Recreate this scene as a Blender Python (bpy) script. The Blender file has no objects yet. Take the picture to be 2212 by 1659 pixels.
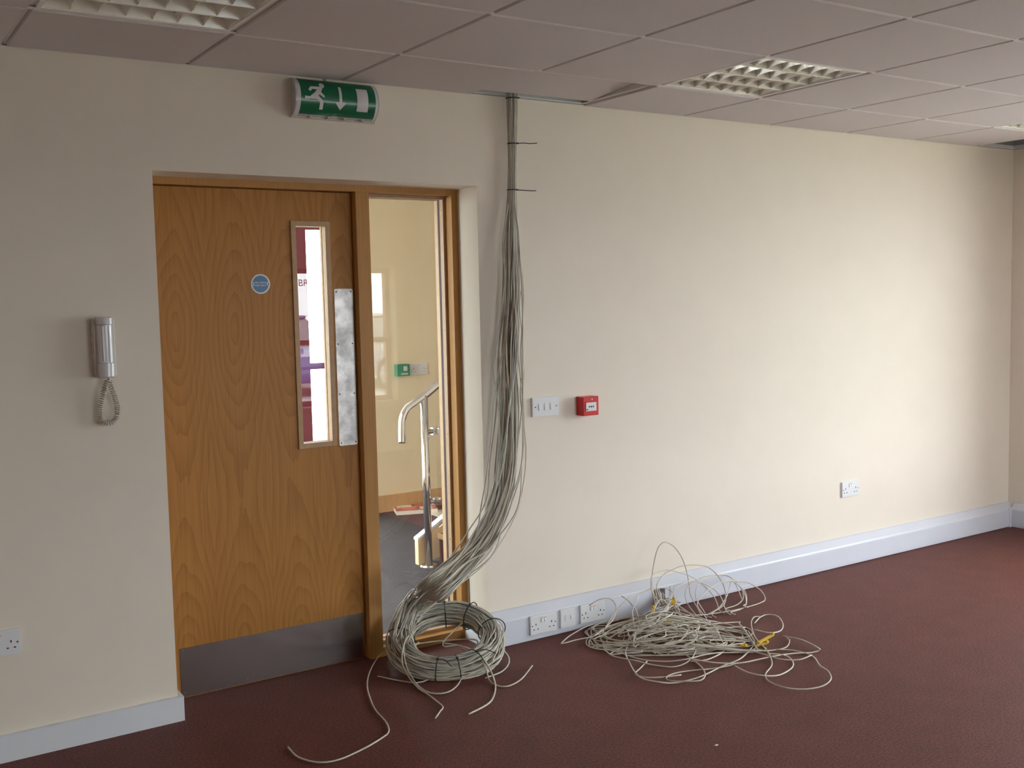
import bpy, bmesh, math, random
from mathutils import Vector, Matrix
random.seed(7)
C = bpy.context.scene.collection
SC = bpy.context.scene

# ------------------------------------------------------------------ camera
FW, FH, FPX = 2212.0, 1659.0, 2280.14
CAM = Vector((-2.38517, -3.87892, 1.52953))
YAW, PITCH, ROLL = 0.584176, -0.0798195, -0.0221903
fwd = Vector((math.sin(YAW)*math.cos(PITCH), math.cos(YAW)*math.cos(PITCH), math.sin(PITCH)))
rgt0 = Vector((math.cos(YAW), -math.sin(YAW), 0)); up0 = rgt0.cross(fwd)
rgt = math.cos(ROLL)*rgt0 + math.sin(ROLL)*up0
upv = -math.sin(ROLL)*rgt0 + math.cos(ROLL)*up0
cd = bpy.data.cameras.new('camera'); cam = bpy.data.objects.new('camera', cd); C.objects.link(cam)
m3 = Matrix((rgt, upv, -fwd)).transposed(); m4 = m3.to_4x4(); m4.translation = CAM
cam.matrix_world = m4
cd.sensor_width = 36; cd.sensor_fit = 'HORIZONTAL'; cd.lens = FPX/FW*36; cd.clip_start = 0.05
SC.camera = cam

# ------------------------------------------------------------------ world, daylight, exposure
SKY = 17.3
wd = bpy.data.worlds.new('world'); SC.world = wd; wd.use_nodes = True
bg = wd.node_tree.nodes['Background']; bg.inputs[0].default_value = (0.90, 0.955, 1.0, 1); bg.inputs[1].default_value = SKY
SC.view_settings.view_transform = 'Standard'; SC.view_settings.look = 'None'
SC.view_settings.exposure = -0.08; SC.view_settings.gamma = 1.0
SC.view_settings.use_curve_mapping = False
SC.cycles.diffuse_bounces = 7; SC.cycles.max_bounces = 14; SC.cycles.transparent_max_bounces = 16
SC.cycles.sample_clamp_indirect = 8.0

H = 2.402            # ceiling
XL, XR, ZD = -1.338, 0.021, 2.017     # door opening in the wall that faces the camera
XC = 4.021           # right-hand corner
XW, YF = -4.2, -5.3056                # left wall, wall behind the camera
Y0 = 0.5056          # depth of the first row of ceiling tiles
WT = 0.30            # thickness of the wall with the door
FY = 0.165           # front face of the door frame
DY = 0.205           # front face of the door leaf
LY = 3.02            # lobby far wall
ZW0, ZW1 = 0.52, 1.88                 # room windows

def portal(name, x, y, z, w, h, rot):      # guides sky light through a window opening; gives no light of its own
    l = bpy.data.lights.new(name, 'AREA'); l.shape = 'RECTANGLE'; l.size = w; l.size_y = h
    l.cycles.is_portal = True
    o = bpy.data.objects.new(name, l); C.objects.link(o); o.location = (x, y, z); o.rotation_euler = rot
RW = [(-1.00, -3.05)]; RZ0, RZ1 = 0.45, 2.28             # windows in the right wall: y ranges
FWN = [(0.60, 2.62)]                # windows in the wall behind the camera: x ranges
for a, b in RW: portal('window_right_offscreen', XC+0.20, (a+b)/2, (RZ0+RZ1)/2, RZ1-RZ0, abs(a-b), (0, math.pi/2, 0))
for a, b in FWN: portal('window_behind_camera_offscreen', (a+b)/2, YF-0.2, (ZW0+ZW1)/2, b-a, ZW1-ZW0, (math.pi/2, 0, math.pi))
LWIN = (0.75, 2.7, 0.3, 2.25)                     # unseen lobby side glazing, added to light the lobby from the left   y0,y1,z0,z1
ENT = (-1.3, 0.76, 0.03, 2.15)                    # lobby entrance screen x0,x1,z0,z1
portal('lobby_added_window_offscreen', -2.02, (LWIN[0]+LWIN[1])/2, (LWIN[2]+LWIN[3])/2, LWIN[3]-LWIN[2], LWIN[1]-LWIN[0], (0, -math.pi/2, 0))

# ------------------------------------------------------------------ pixel helpers (2212 x 1659 frame) -> points on real planes
def ray(u, v): return rgt*((u-FW/2)/FPX) + upv*((FH/2-v)/FPX) + fwd
def onY(u, v, Y): d = ray(u, v); return CAM + d*((Y-CAM.y)/d.y)
def onZ(u, v, Z): d = ray(u, v); return CAM + d*((Z-CAM.z)/d.z)

# ------------------------------------------------------------------ materials
def mat(name, col, rough=0.6, metal=0.0, spec=0.5, noise=0.0, nscale=60, bump=0.0, bscale=300, coat=0, sheen=0):
    m = bpy.data.materials.new(name); m.use_nodes = True; nt = m.node_tree; b = nt.nodes['Principled BSDF']
    b.inputs['Base Color'].default_value = (*col, 1); b.inputs['Roughness'].default_value = rough
    b.inputs['Metallic'].default_value = metal; b.inputs['Specular IOR Level'].default_value = spec
    if coat: b.inputs['Coat Weight'].default_value = coat
    if sheen: b.inputs['Sheen Weight'].default_value = sheen; b.inputs['Sheen Roughness'].default_value = 0.45
    tc = nt.nodes.new('ShaderNodeTexCoord')
    if noise:
        n = nt.nodes.new('ShaderNodeTexNoise'); n.inputs['Scale'].default_value = nscale; n.inputs['Detail'].default_value = 4
        r = nt.nodes.new('ShaderNodeMapRange'); r.inputs[1].default_value = 0.3; r.inputs[2].default_value = 0.7
        r.inputs[3].default_value = 1-noise; r.inputs[4].default_value = 1+noise
        x = nt.nodes.new('ShaderNodeMixRGB'); x.blend_type = 'MULTIPLY'; x.inputs[0].default_value = 1; x.inputs[1].default_value = (*col, 1)
        nt.links.new(tc.outputs['Object'], n.inputs['Vector']); nt.links.new(n.outputs['Fac'], r.inputs[0])
        nt.links.new(r.outputs[0], x.inputs[2]); nt.links.new(x.outputs[0], b.inputs['Base Color'])
    if bump:
        n2 = nt.nodes.new('ShaderNodeTexNoise'); n2.inputs['Scale'].default_value = bscale; n2.inputs['Detail'].default_value = 3
        bp = nt.nodes.new('ShaderNodeBump'); bp.inputs['Strength'].default_value = bump; bp.inputs['Distance'].default_value = 0.002
        nt.links.new(tc.outputs['Object'], n2.inputs['Vector']); nt.links.new(n2.outputs['Fac'], bp.inputs['Height']); nt.links.new(bp.outputs[0], b.inputs['Normal'])
    return m

M = {}
M['wall'] = mat('cream_paint', (0.80, 0.725, 0.635), 0.75, spec=0.25, noise=0.015, nscale=5, bump=0.08, bscale=220)
M['lobby_wall'] = mat('lobby_cream_paint', (0.80, 0.68, 0.47), 0.7, spec=0.25, noise=0.015, nscale=5)
M['block'] = mat('bare_grey_block', (0.33, 0.33, 0.34), 0.9, noise=0.1, nscale=8)
M['tile'] = mat('ceiling_tile', (0.68, 0.635, 0.645), 0.95, spec=0.1, noise=0.05, nscale=260, bump=0.5, bscale=420)
M['tee'] = mat('white_steel_grid', (0.88, 0.86, 0.86), 0.4, spec=0.4, noise=0.01)
M['white'] = mat('white_plastic', (0.76, 0.77, 0.80), 0.35, noise=0.01, nscale=20)
M['upvc'] = mat('white_trunking_plastic', (0.66, 0.68, 0.765), 0.38, noise=0.012, nscale=6)
M['gloss'] = mat('white_gloss_paint', (0.75, 0.78, 0.84), 0.35, noise=0.02, nscale=5)
M['dark'] = mat('black_plastic', (0.012, 0.012, 0.013), 0.5, noise=0.1)
M['slot'] = mat('dark_slot', (0.03, 0.03, 0.032), 0.7, noise=0.1)
M['red'] = mat('red_plastic', (0.62, 0.022, 0.03), 0.35, noise=0.03)
M['redmark'] = mat('red_marker', (0.6, 0.03, 0.03), 0.5, noise=0.03)
M['steel'] = mat('polished_stainless', (0.66, 0.64, 0.62), 0.14, metal=1, noise=0.03, nscale=30)
M['alu'] = mat('louvre_aluminium', (0.86, 0.84, 0.80), 0.22, metal=0.7, noise=0.02, nscale=30)
M['louvre_white'] = mat('reflector_white', (0.8, 0.79, 0.77), 0.3, metal=0.5, noise=0.02)
M['tube'] = mat('lamp_tube_glass', (0.85, 0.86, 0.84), 0.2, noise=0.01)
M['maroon_frame'] = mat('maroon_powder_coat', (0.20, 0.025, 0.045), 0.4, noise=0.04)
M['green'] = mat('green_legend', (0.0, 0.125, 0.055), 0.3, noise=0.03, coat=0.3)
M['legend'] = mat('white_legend', (0.66, 0.64, 0.68), 0.4, noise=0.02)
M['clear_grey'] = mat('prismatic_cover', (0.50, 0.48, 0.50), 0.18, noise=0.05, nscale=150, coat=0.4)
M['cable_a'] = mat('cable_sheath_grey', (0.56, 0.54, 0.48), 0.5, noise=0.10, nscale=25)
M['cable_b'] = mat('cable_sheath_warm', (0.62, 0.57, 0.47), 0.5, noise=0.10, nscale=25)
M['cable_c'] = mat('cable_sheath_dull', (0.47, 0.46, 0.42), 0.5, noise=0.10, nscale=25)
M['pcable_a'] = mat('pale_cable_sheath', (0.66, 0.62, 0.57), 0.5, noise=0.08, nscale=25)
M['pcable_b'] = mat('pale_cable_sheath_warm', (0.58, 0.53, 0.44), 0.5, noise=0.08, nscale=25)
M['yellow'] = mat('yellow_tag', (0.72, 0.47, 0.02), 0.4, noise=0.05)
M['ivory'] = mat('ivory_plastic', (0.58, 0.53, 0.46), 0.35, noise=0.02)
M['handset'] = mat('handset_plastic', (0.66, 0.64, 0.66), 0.22, noise=0.02, coat=0.5)
M['blue'] = mat('blue_sign', (0.008, 0.12, 0.30), 0.35, noise=0.03)
M['bead'] = mat('pale_ash_bead', (0.47, 0.30, 0.16), 0.5, noise=0.07, nscale=40)
M['brass'] = mat('brass_screw', (0.45, 0.29, 0.10), 0.35, metal=1, noise=0.05)
M['gasket'] = mat('dark_gasket', (0.05, 0.015, 0.015), 0.7, noise=0.1)
M['zinc'] = mat('galvanised_back_box', (0.45, 0.45, 0.46), 0.5, metal=0.6, noise=0.06)
M['asphalt'] = mat('concrete_paving', (0.45, 0.44, 0.42), 0.9, noise=0.15, nscale=4)
M['grass'] = mat('grass_verge', (0.22, 0.30, 0.08), 0.95, noise=0.3, nscale=6)
M['ply'] = mat('pale_plywood', (0.72, 0.52, 0.31), 0.5, noise=0.06, nscale=12)
M['green_box'] = mat('green_plastic', (0.02, 0.24, 0.13), 0.35, noise=0.03)
M['print'] = mat('pale_print', (0.6, 0.62, 0.6), 0.5, noise=0.02)
M['navy'] = mat('navy_lettering', (0.05, 0.06, 0.25), 0.5, noise=0.02)
M['board_white'] = mat('white_sign_board', (0.75, 0.75, 0.78), 0.4, noise=0.02)
M['car_blue'] = mat('blue_car_paint', (0.03, 0.09, 0.35), 0.2, noise=0.02, coat=1)
M['car_silver'] = mat('silver_car_paint', (0.74, 0.76, 0.80), 0.25, metal=0.1, noise=0.02, coat=1)
M['tyre'] = mat('tyre_rubber', (0.02, 0.02, 0.02), 0.8, noise=0.1)
M['carglass'] = mat('car_window_glass', (0.03, 0.04, 0.05), 0.05, noise=0.02, coat=1)
M['paper'] = mat('paper_pages', (0.75, 0.70, 0.6), 0.8, noise=0.04)

def pane_glass():
    m = bpy.data.materials.new('clear_glass'); m.use_nodes = True; nt = m.node_tree; nt.nodes.clear()
    out = nt.nodes.new('ShaderNodeOutputMaterial'); mx = nt.nodes.new('ShaderNodeMixShader')
    t = nt.nodes.new('ShaderNodeBsdfTransparent'); g = nt.nodes.new('ShaderNodeBsdfGlossy'); g.inputs['Roughness'].default_value = 0.0
    t.inputs[0].default_value = (0.97, 0.985, 0.975, 1)
    lw = nt.nodes.new('ShaderNodeLayerWeight'); lw.inputs[0].default_value = 0.5
    p = nt.nodes.new('ShaderNodeMath'); p.operation = 'POWER'; p.inputs[1].default_value = 5
    q = nt.nodes.new('ShaderNodeMath'); q.operation = 'MULTIPLY_ADD'; q.inputs[1].default_value = 0.95; q.inputs[2].default_value = 0.04
    nt.links.new(lw.outputs['Facing'], p.inputs[0]); nt.links.new(p.outputs[0], q.inputs[0]); nt.links.new(q.outputs[0], mx.inputs[0])
    nt.links.new(t.outputs[0], mx.inputs[1]); nt.links.new(g.outputs[0], mx.inputs[2]); nt.links.new(mx.outputs[0], out.inputs[0])
    return m
M['glass'] = pane_glass()

def carpet(name, c1, c2, sheen, spec=0.5):
    m = bpy.data.materials.new(name); m.use_nodes = True; nt = m.node_tree; b = nt.nodes['Principled BSDF']
    tc = nt.nodes.new('ShaderNodeTexCoord')
    n = nt.nodes.new('ShaderNodeTexNoise'); n.inputs['Scale'].default_value = 120; n.inputs['Detail'].default_value = 3; n.inputs['Roughness'].default_value = 0.7
    n3 = nt.nodes.new('ShaderNodeTexNoise'); n3.inputs['Scale'].default_value = 7; n3.inputs['Detail'].default_value = 5
    r = nt.nodes.new('ShaderNodeValToRGB'); r.color_ramp.elements[0].position = 0.32; r.color_ramp.elements[1].position = 0.72
    r.color_ramp.elements[0].color = (*c1, 1); r.color_ramp.elements[1].color = (*c2, 1)
    mr = nt.nodes.new('ShaderNodeMapRange'); mr.inputs[1].default_value = 0.3; mr.inputs[2].default_value = 0.7; mr.inputs[3].default_value = 0.9; mr.inputs[4].default_value = 1.1
    x = nt.nodes.new('ShaderNodeMixRGB'); x.blend_type = 'MULTIPLY'; x.inputs[0].default_value = 1
    bp = nt.nodes.new('ShaderNodeBump'); bp.inputs['Strength'].default_value = 0.5; bp.inputs['Distance'].default_value = 0.002
    L = nt.links.new
    for k in (n, n3): L(tc.outputs['Object'], k.inputs['Vector'])
    L(n.outputs['Fac'], r.inputs[0]); L(n3.outputs['Fac'], mr.inputs[0]); L(r.outputs[0], x.inputs[1]); L(mr.outputs[0], x.inputs[2])
    L(x.outputs[0], b.inputs['Base Color']); L(n.outputs['Fac'], bp.inputs['Height']); L(bp.outputs[0], b.inputs['Normal'])
    b.inputs['Roughness'].default_value = 0.62; b.inputs['Specular IOR Level'].default_value = spec
    b.inputs['Sheen Weight'].default_value = sheen; b.inputs['Sheen Roughness'].default_value = 0.5
    b.inputs['Sheen Tint'].default_value = (1.0, 0.85, 0.85, 1)
    return m
M['carpet'] = carpet('maroon_carpet', (0.044, 0.010, 0.008), (0.205, 0.060, 0.047), 0.04, 0.18)
M['grey_carpet'] = carpet('grey_carpet', (0.022, 0.019, 0.021), (0.105, 0.093, 0.102), 0.0, 0.08)
M['red_carpet'] = carpet('lobby_maroon_carpet', (0.075, 0.030, 0.033), (0.16, 0.078, 0.085), 0.0, 0.1)

def veneer(name, base, dark, period=0.235, zc=1.43, zp=0.95, offs=0.0, straight=False):
    """crown-cut ash veneer: cathedral rings repeated leaf by leaf, straight streaks on top"""
    m = bpy.data.materials.new(name); m.use_nodes = True; nt = m.node_tree; b = nt.nodes['Principled BSDF']; L = nt.links.new
    tc = nt.nodes.new('ShaderNodeTexCoord'); sp = nt.nodes.new('ShaderNodeSeparateXYZ'); L(tc.outputs['Object'], sp.inputs[0])
    def mth(op, a, bb=None, c=None):
        n = nt.nodes.new('ShaderNodeMath'); n.operation = op
        for i, v in enumerate((a, bb, c)):
            if v is None: continue
            if isinstance(v, (int, float)): n.inputs[i].default_value = v
            else: L(v, n.inputs[i])
        return n.outputs[0]
    def noise(scale, detail=3, sx=1, sy=1, sz=1):
        mp = nt.nodes.new('ShaderNodeMapping'); mp.inputs['Scale'].default_value = (sx, sy, sz); L(tc.outputs['Object'], mp.inputs[0])
        n = nt.nodes.new('ShaderNodeTexNoise'); n.inputs['Scale'].default_value = scale; n.inputs['Detail'].default_value = detail; L(mp.outputs[0], n.inputs[0])
        return n.outputs['Fac']
    streak = noise(150, 3, 1, 1, 0.02)
    if not straight:
        warp = noise(2.2, 2, 1, 1, 0.8)
        x = mth('ADD', sp.outputs[0], offs); x = mth('MULTIPLY_ADD', mth('SUBTRACT', warp, 0.5), 0.05, x)
        xf = mth('SUBTRACT', mth('FRACT', mth('DIVIDE', x, period)), 0.5)
        leaf = mth('FLOOR', mth('DIVIDE', x, period))
        z = mth('MULTIPLY_ADD', mth('SINE', mth('MULTIPLY', leaf, 2.4)), 0.03, sp.outputs[2])
        zz = mth('MULTIPLY', mth('SUBTRACT', z, zc), 2*math.pi/zp)
        c = mth('MULTIPLY_ADD', mth('COSINE', zz), -0.5, 0.5)
        f = mth('POWER', mth('ADD', mth('MULTIPLY', xf, xf), mth('MULTIPLY_ADD', c, 0.26, 0.0008)), 0.5)
        f = mth('MULTIPLY_ADD', mth('SUBTRACT', noise(13, 4, 1, 1, 0.22), 0.5), 0.14, f)
        ringp = mth('FRACT', mth('MULTIPLY', f, 12))
        ring = mth('MULTIPLY', mth('POWER', ringp, 2.2), 1.25)
    else:
        ring = mth('MULTIPLY', noise(60, 2, 1, 1, 0.04), 0.8)
    v = mth('ADD', mth('MULTIPLY', ring, 0.30), mth('MULTIPLY', mth('SUBTRACT', streak, 0.42), 0.9))
    v = mth('MULTIPLY_ADD', mth('SUBTRACT', noise(1.7, 2), 0.5), 0.35, v)
    rp = nt.nodes.new('ShaderNodeValToRGB'); rp.color_ramp.elements[0].color = (*base, 1); rp.color_ramp.elements[1].color = (*dark, 1)
    rp.color_ramp.elements[0].position = -0.0; rp.color_ramp.elements[1].position = 0.95
    L(v, rp.inputs[0]); L(rp.outputs[0], b.inputs['Base Color'])
    b.inputs['Roughness'].default_value = 0.45; b.inputs['Specular IOR Level'].default_value = 0.25
    return m
M['door'] = veneer('ash_veneer', (0.46, 0.212, 0.050), (0.26, 0.098, 0.017), period=0.232, zc=1.44, zp=1.30, offs=0.18)
M['frame'] = veneer('ash_frame', (0.50, 0.26, 0.085), (0.34, 0.16, 0.042), straight=True)
M['skirting'] = veneer('oak_skirting', (0.58, 0.36, 0.17), (0.45, 0.25, 0.1), straight=True)

def metal_dirty(name, col, rough, amt, scl):
    m = mat(name, col, rough, metal=1); nt = m.node_tree; b = nt.nodes['Principled BSDF']; L = nt.links.new
    tc = [n for n in nt.nodes if n.type == 'TEX_COORD'][0]
    n = nt.nodes.new('ShaderNodeTexNoise'); n.inputs['Scale'].default_value = scl; n.inputs['Detail'].default_value = 6; n.inputs['Roughness'].default_value = 0.65
    r = nt.nodes.new('ShaderNodeValToRGB'); r.color_ramp.elements[0].position = 0.35; r.color_ramp.elements[1].position = 0.62
    r.color_ramp.elements[0].color = (*[c*(1-amt) for c in col], 1); r.color_ramp.elements[1].color = (*col, 1)
    mr = nt.nodes.new('ShaderNodeMapRange'); mr.inputs[3].default_value = rough+0.18; mr.inputs[4].default_value = rough-0.05
    L(tc.outputs['Object'], n.inputs['Vector']); L(n.outputs['Fac'], r.inputs[0]); L(r.outputs[0], b.inputs['Base Color'])
    L(n.outputs['Fac'], mr.inputs[0]); L(mr.outputs[0], b.inputs['Roughness'])
    return m
M['push'] = metal_dirty('brushed_push_plate', (0.72, 0.70, 0.68), 0.42, 0.45, 14)
M['kick'] = metal_dirty('brushed_kick_plate', (0.50, 0.47, 0.46), 0.13, 0.10, 5)

# ------------------------------------------------------------------ mesh helpers
def box(bm, x0, x1, y0, y1, z0, z1, bev=0):
    r = bmesh.ops.create_cube(bm, size=1)
    vs = r['verts']
    for v in vs: v.co = Vector((x0+(v.co.x+.5)*(x1-x0), y0+(v.co.y+.5)*(y1-y0), z0+(v.co.z+.5)*(z1-z0)))
    if bev:
        es = list({e for v in vs for e in v.link_edges})
        bmesh.ops.bevel(bm, geom=es, offset=bev, segments=2, affect='EDGES', profile=0.5)
    return vs
def cyl(bm, p0, p1, r0, r1=None, n=20, cap=True):
    p0, p1 = Vector(p0), Vector(p1); d = p1-p0; r1 = r0 if r1 is None else r1
    r = bmesh.ops.create_cone(bm, cap_ends=cap, segments=n, radius1=r0, radius2=r1, depth=d.length)
    mt = Matrix.Translation((p0+p1)/2) @ d.to_track_quat('Z', 'Y').to_matrix().to_4x4()
    bmesh.ops.transform(bm, matrix=mt, verts=r['verts'])
def prism(bm, pts, axis, a, b):
    """extrude 2-D outline along axis from a to b; pts in the other two axes, in xyz order"""
    def mk(p, t):
        if axis == 'x': return (t, p[0], p[1])
        if axis == 'y': return (p[0], t, p[1])
        return (p[0], p[1], t)
    A = [bm.verts.new(mk(p, a)) for p in pts]; B = [bm.verts.new(mk(p, b)) for p in pts]
    n = len(pts); bm.faces.new(A); bm.faces.new(B[::-1])
    for i in range(n): bm.faces.new((A[i], B[i], B[(i+1) % n], A[(i+1) % n]))
    bmesh.ops.recalc_face_normals(bm, faces=bm.faces)
def new(): return bmesh.new()
def obj(name, bm, m, parent=None, smooth=False, kind=None):
    me = bpy.data.meshes.new(name); bmesh.ops.recalc_face_normals(bm, faces=bm.faces); bm.to_mesh(me); bm.free()
    if smooth:
        for p in me.polygons: p.use_smooth = True
    me.materials.append(M[m] if isinstance(m, str) else m)
    o = bpy.data.objects.new(name, me); C.objects.link(o)
    if parent is not None: par(o, parent)
    if kind: o['kind'] = kind
    return o
WLOC = {}
def world_of(o):
    v = Vector(o.location); p = o.parent
    while p is not None: v = v + Vector(p.location); p = p.parent
    return v
def par(o, parent):
    """parts built in world coordinates keep their place under a moved parent"""
    o.parent = parent; o.location = Vector(o.location) - world_of(parent)
def thing(name, label, cat, loc=(0, 0, 0), group=None):
    e = bpy.data.objects.new(name, None); C.objects.link(e); e.location = loc; e.empty_display_size = 0.1
    return tag(e, label, cat, group)
def tag(o, label, cat, group=None):
    o['label'] = label; o['category'] = cat
    if group: o['group'] = group
    return o
def copy_at(o, parent, loc):
    c = o.copy(); C.objects.link(c); c.parent = parent; c.location = loc; return c
def bx(name, m, parent, *a, bev=0, kind=None):
    bm = new(); box(bm, *a, bev=bev); return obj(name, bm, m, parent, kind=kind)

def spline(pts, step=0.02):
    """Catmull-Rom through pts"""
    P = [Vector(p) for p in pts]
    if len(P) < 3: return P
    P = [2*P[0]-P[1]] + P + [2*P[-1]-P[-2]]
    out = []
    for i in range(1, len(P)-2):
        a, b, c, d = P[i-1:i+3]
        n = max(2, int((c-b).length/step))
        for k in range(n):
            t = k/n
            out.append(0.5*((2*b)+(c-a)*t+(2*a-5*b+4*c-d)*t*t+(3*b-a-3*c+d)*t**3))
    out.append(P[-2]); return out
def tube(bm, pts, r, n=6):
    prev = None; t0 = (pts[1]-pts[0]).normalized()
    nrm = t0.orthogonal().normalized(); rings = []
    for i, p in enumerate(pts):
        t = (pts[min(i+1, len(pts)-1)]-pts[max(i-1, 0)])
        if t.length < 1e-9: t = t0.copy()
        t.normalize()
        q = t0.rotation_difference(t); nrm = (q @ nrm); nrm = (nrm - t*nrm.dot(t)).normalized(); bn = t.cross(nrm); t0 = t
        rings.append([bm.verts.new(p + (nrm*math.cos(2*math.pi*k/n)+bn*math.sin(2*math.pi*k/n))*r) for k in range(n)])
    for a, b in zip(rings, rings[1:]):
        for k in range(n): bm.faces.new((a[k], a[(k+1) % n], b[(k+1) % n], b[k]))
    bm.faces.new(rings[0][::-1]); bm.faces.new(rings[-1])
def tube_obj(name, pts, r, m, parent, n=6, step=0.02):
    bm = new(); tube(bm, spline(pts, step), r, n); return obj(name, bm, m, parent, smooth=True)
def text_mesh(txt, size, name, m, parent, loc, rot=(math.pi/2, 0, 0), depth=0.0004, mirror=False):
    cu = bpy.data.curves.new('lettering', 'FONT'); cu.body = txt; cu.size = size; cu.align_x = 'CENTER'; cu.align_y = 'CENTER'; cu.extrude = depth
    t = bpy.data.objects.new('lettering', cu); C.objects.link(t)
    bpy.context.view_layer.update()
    me = bpy.data.meshes.new_from_object(t.evaluated_get(bpy.context.evaluated_depsgraph_get()))
    bpy.data.objects.remove(t)
    me.transform(Matrix.Rotation(rot[2], 4, 'Z') @ Matrix.Rotation(rot[0], 4, 'X'))
    me.materials.clear(); me.materials.append(M[m]); me.name = name
    o = bpy.data.objects.new(name, me); C.objects.link(o); o.location = loc
    par(o, parent); return o
# ------------------------------------------------------------------ the room shell
bm = new(); box(bm, XW-0.3, XC+0.3, YF-0.3, FY+0.06, -0.05, 0); obj('floor', bm, 'carpet', kind='structure')
bm = new(); box(bm, XW-0.3, XL, 0, WT, 0, H); box(bm, XR, XC+0.3, 0, WT, 0, H); box(bm, XL, XR, 0, WT, ZD, H)
wall_back = obj('wall_back', bm, 'wall', kind='structure')
bx('wall_back_plenum', 'block', None, XW-0.3, XC+0.3, 0, WT, H, 3.0, kind='structure')
bx('wall_right_plenum', 'block', None, XC, XC+0.3, YF, 0, H, 3.0, kind='structure')
bx('wall_left', 'wall', None, XW-0.3, XW, YF, 0, 0, 3.0, kind='structure')
def wall_with_windows(name, m, along, fixed0, fixed1, a0, a1, z1, holes, z0=0.0):
    """a wall with rectangular holes (lo, hi, zlo, zhi) along one axis"""
    bm = new(); holes = sorted(holes); cur = a0
    def b(lo, hi, zl, zh):
        if along == 'y': box(bm, fixed0, fixed1, lo, hi, zl, zh)
        else: box(bm, lo, hi, fixed0, fixed1, zl, zh)
    for lo, hi, zl, zh in holes:
        b(cur, lo, z0, z1)
        if zl > z0: b(lo, hi, z0, zl)
        b(lo, hi, zh, z1); cur = hi
    b(cur, a1, z0, z1)
    return obj(name, bm, m, kind='structure')
wall_with_windows('wall_right', 'wall', 'y', XC, XC+0.3, YF, 0, H, [(b, a, RZ0, RZ1) for a, b in RW])
wall_with_windows('wall_front', 'wall', 'x', YF-0.3, YF, XW-0.3, XC+0.3, 3.0, [(a, b, ZW0, ZW1) for a, b in FWN])
bx('roof_slab', 'block', None, XW-0.3, XC+0.3, YF-0.3, WT, 3.0, 3.15, kind='structure')
wn = [0]
def window(along, pos, lo, hi, zl, zh, trans, mull=True, m='maroon_frame'):
    wn[0] += 1
    w = bpy.data.objects.new('window_%d' % wn[0], None); C.objects.link(w); w['kind'] = 'structure'
    w.location = (pos, (lo+hi)/2, zl) if along == 'y' else ((lo+hi)/2, pos, zl)
    def b(name, mm, l, h, a, c, d0, d1):
        if along == 'y': bx(name, mm, w, pos+d0, pos+d1, l, h, a, c)
        else: bx(name, mm, w, l, h, pos+d0, pos+d1, a, c)
    t = 0.05
    b('frame_rail', m, lo, hi, zl, zl+t, -.03, .03); b('frame_rail', m, lo, hi, zh-t, zh, -.03, .03)
    b('frame_stile', m, lo, lo+t, zl+t, zh-t, -.03, .03); b('frame_stile', m, hi-t, hi, zl+t, zh-t, -.03, .03)
    edges = [lo+t, hi-t] if not mull else [lo+t, (lo+hi)/2-t/2, (lo+hi)/2+t/2, hi-t]
    if mull: b('mullion', m, edges[1], edges[2], zl+t, zh-t, -.03, .03)
    zs = [zl+t, zh-t] if trans is None else [zl+t, trans-t/2, trans+t/2, zh-t]
    for i in range(0, len(edges), 2):
        for j in range(0, len(zs), 2): b('pane', 'glass', edges[i]-.005, edges[i+1]+.005, zs[j]-.005, zs[j+1]+.005, -.004, .004)
        if trans is not None: b('transom', m, edges[i], edges[i+1], zs[1], zs[2], -.03, .03)
    return w
for a, b in RW: window('y', XC+0.17, b, a, RZ0, RZ1, 1.25)
for a, b in FWN:
    w_ = window('x', YF-0.17, a, b, ZW0, ZW1, 1.15, mull=False)
    if a < 2:      # vinyl lettering facing the street, read back to front from inside
        text_mesh('BR', .095, 'vinyl_lettering', 'navy', w_, (1.679, YF-.176, 1.735))

# ceiling: tegular tiles dropped through a white tee grid
ceil = bpy.data.objects.new('ceiling', None); C.objects.link(ceil); ceil['kind'] = 'structure'; ceil.location = (0, -2.5, H)
HG = H+0.006
def tile_mesh(x0, x1, y0, y1):
    bm = new(); g = 0.0095; cx, cy = (x0+x1)/2, (y0+y1)/2; ax, ay = (x1-x0)/2-g, (y1-y0)/2-g
    box(bm, -ax, ax, -ay, ay, 0, 0.010); box(bm, -ax-.006, ax+.006, -ay-.006, ay+.006, 0.0095, 0.017)
    return bm
LIGHTS = [(-3, 0), (1, 0), (5, 0)]
xs = [XW] + [0.6*i for i in range(-6, 7)] + [XC]
ys = [0.0] + [-(Y0+0.6*j) for j in range(0, 9)]
cache = {}
for i in range(len(xs)-1):
    for j in range(len(ys)-1):
        x0, x1, y1, y0 = xs[i], xs[i+1], ys[j], ys[j+1]
        ci, rj = round(x0/0.6), j-1
        if (ci, rj) in LIGHTS: continue
        if ci == 6 and j == 0: continue                      # missing tile in the corner
        if ci == 0 and j == 0 and abs(x0) < 1e-6: continue    # displaced tile, built below
        k = (round(x1-x0, 3), round(y1-y0, 3))
        loc = ((x0+x1)/2, (y0+y1)/2+2.5, -0.004)
        if k not in cache:
            o = obj('ceiling_tile', tile_mesh(x0, x1, y0, y1), 'tile'); cache[k] = o; o.parent = ceil; o.location = loc
        else: copy_at(cache[k], ceil, loc)
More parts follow.
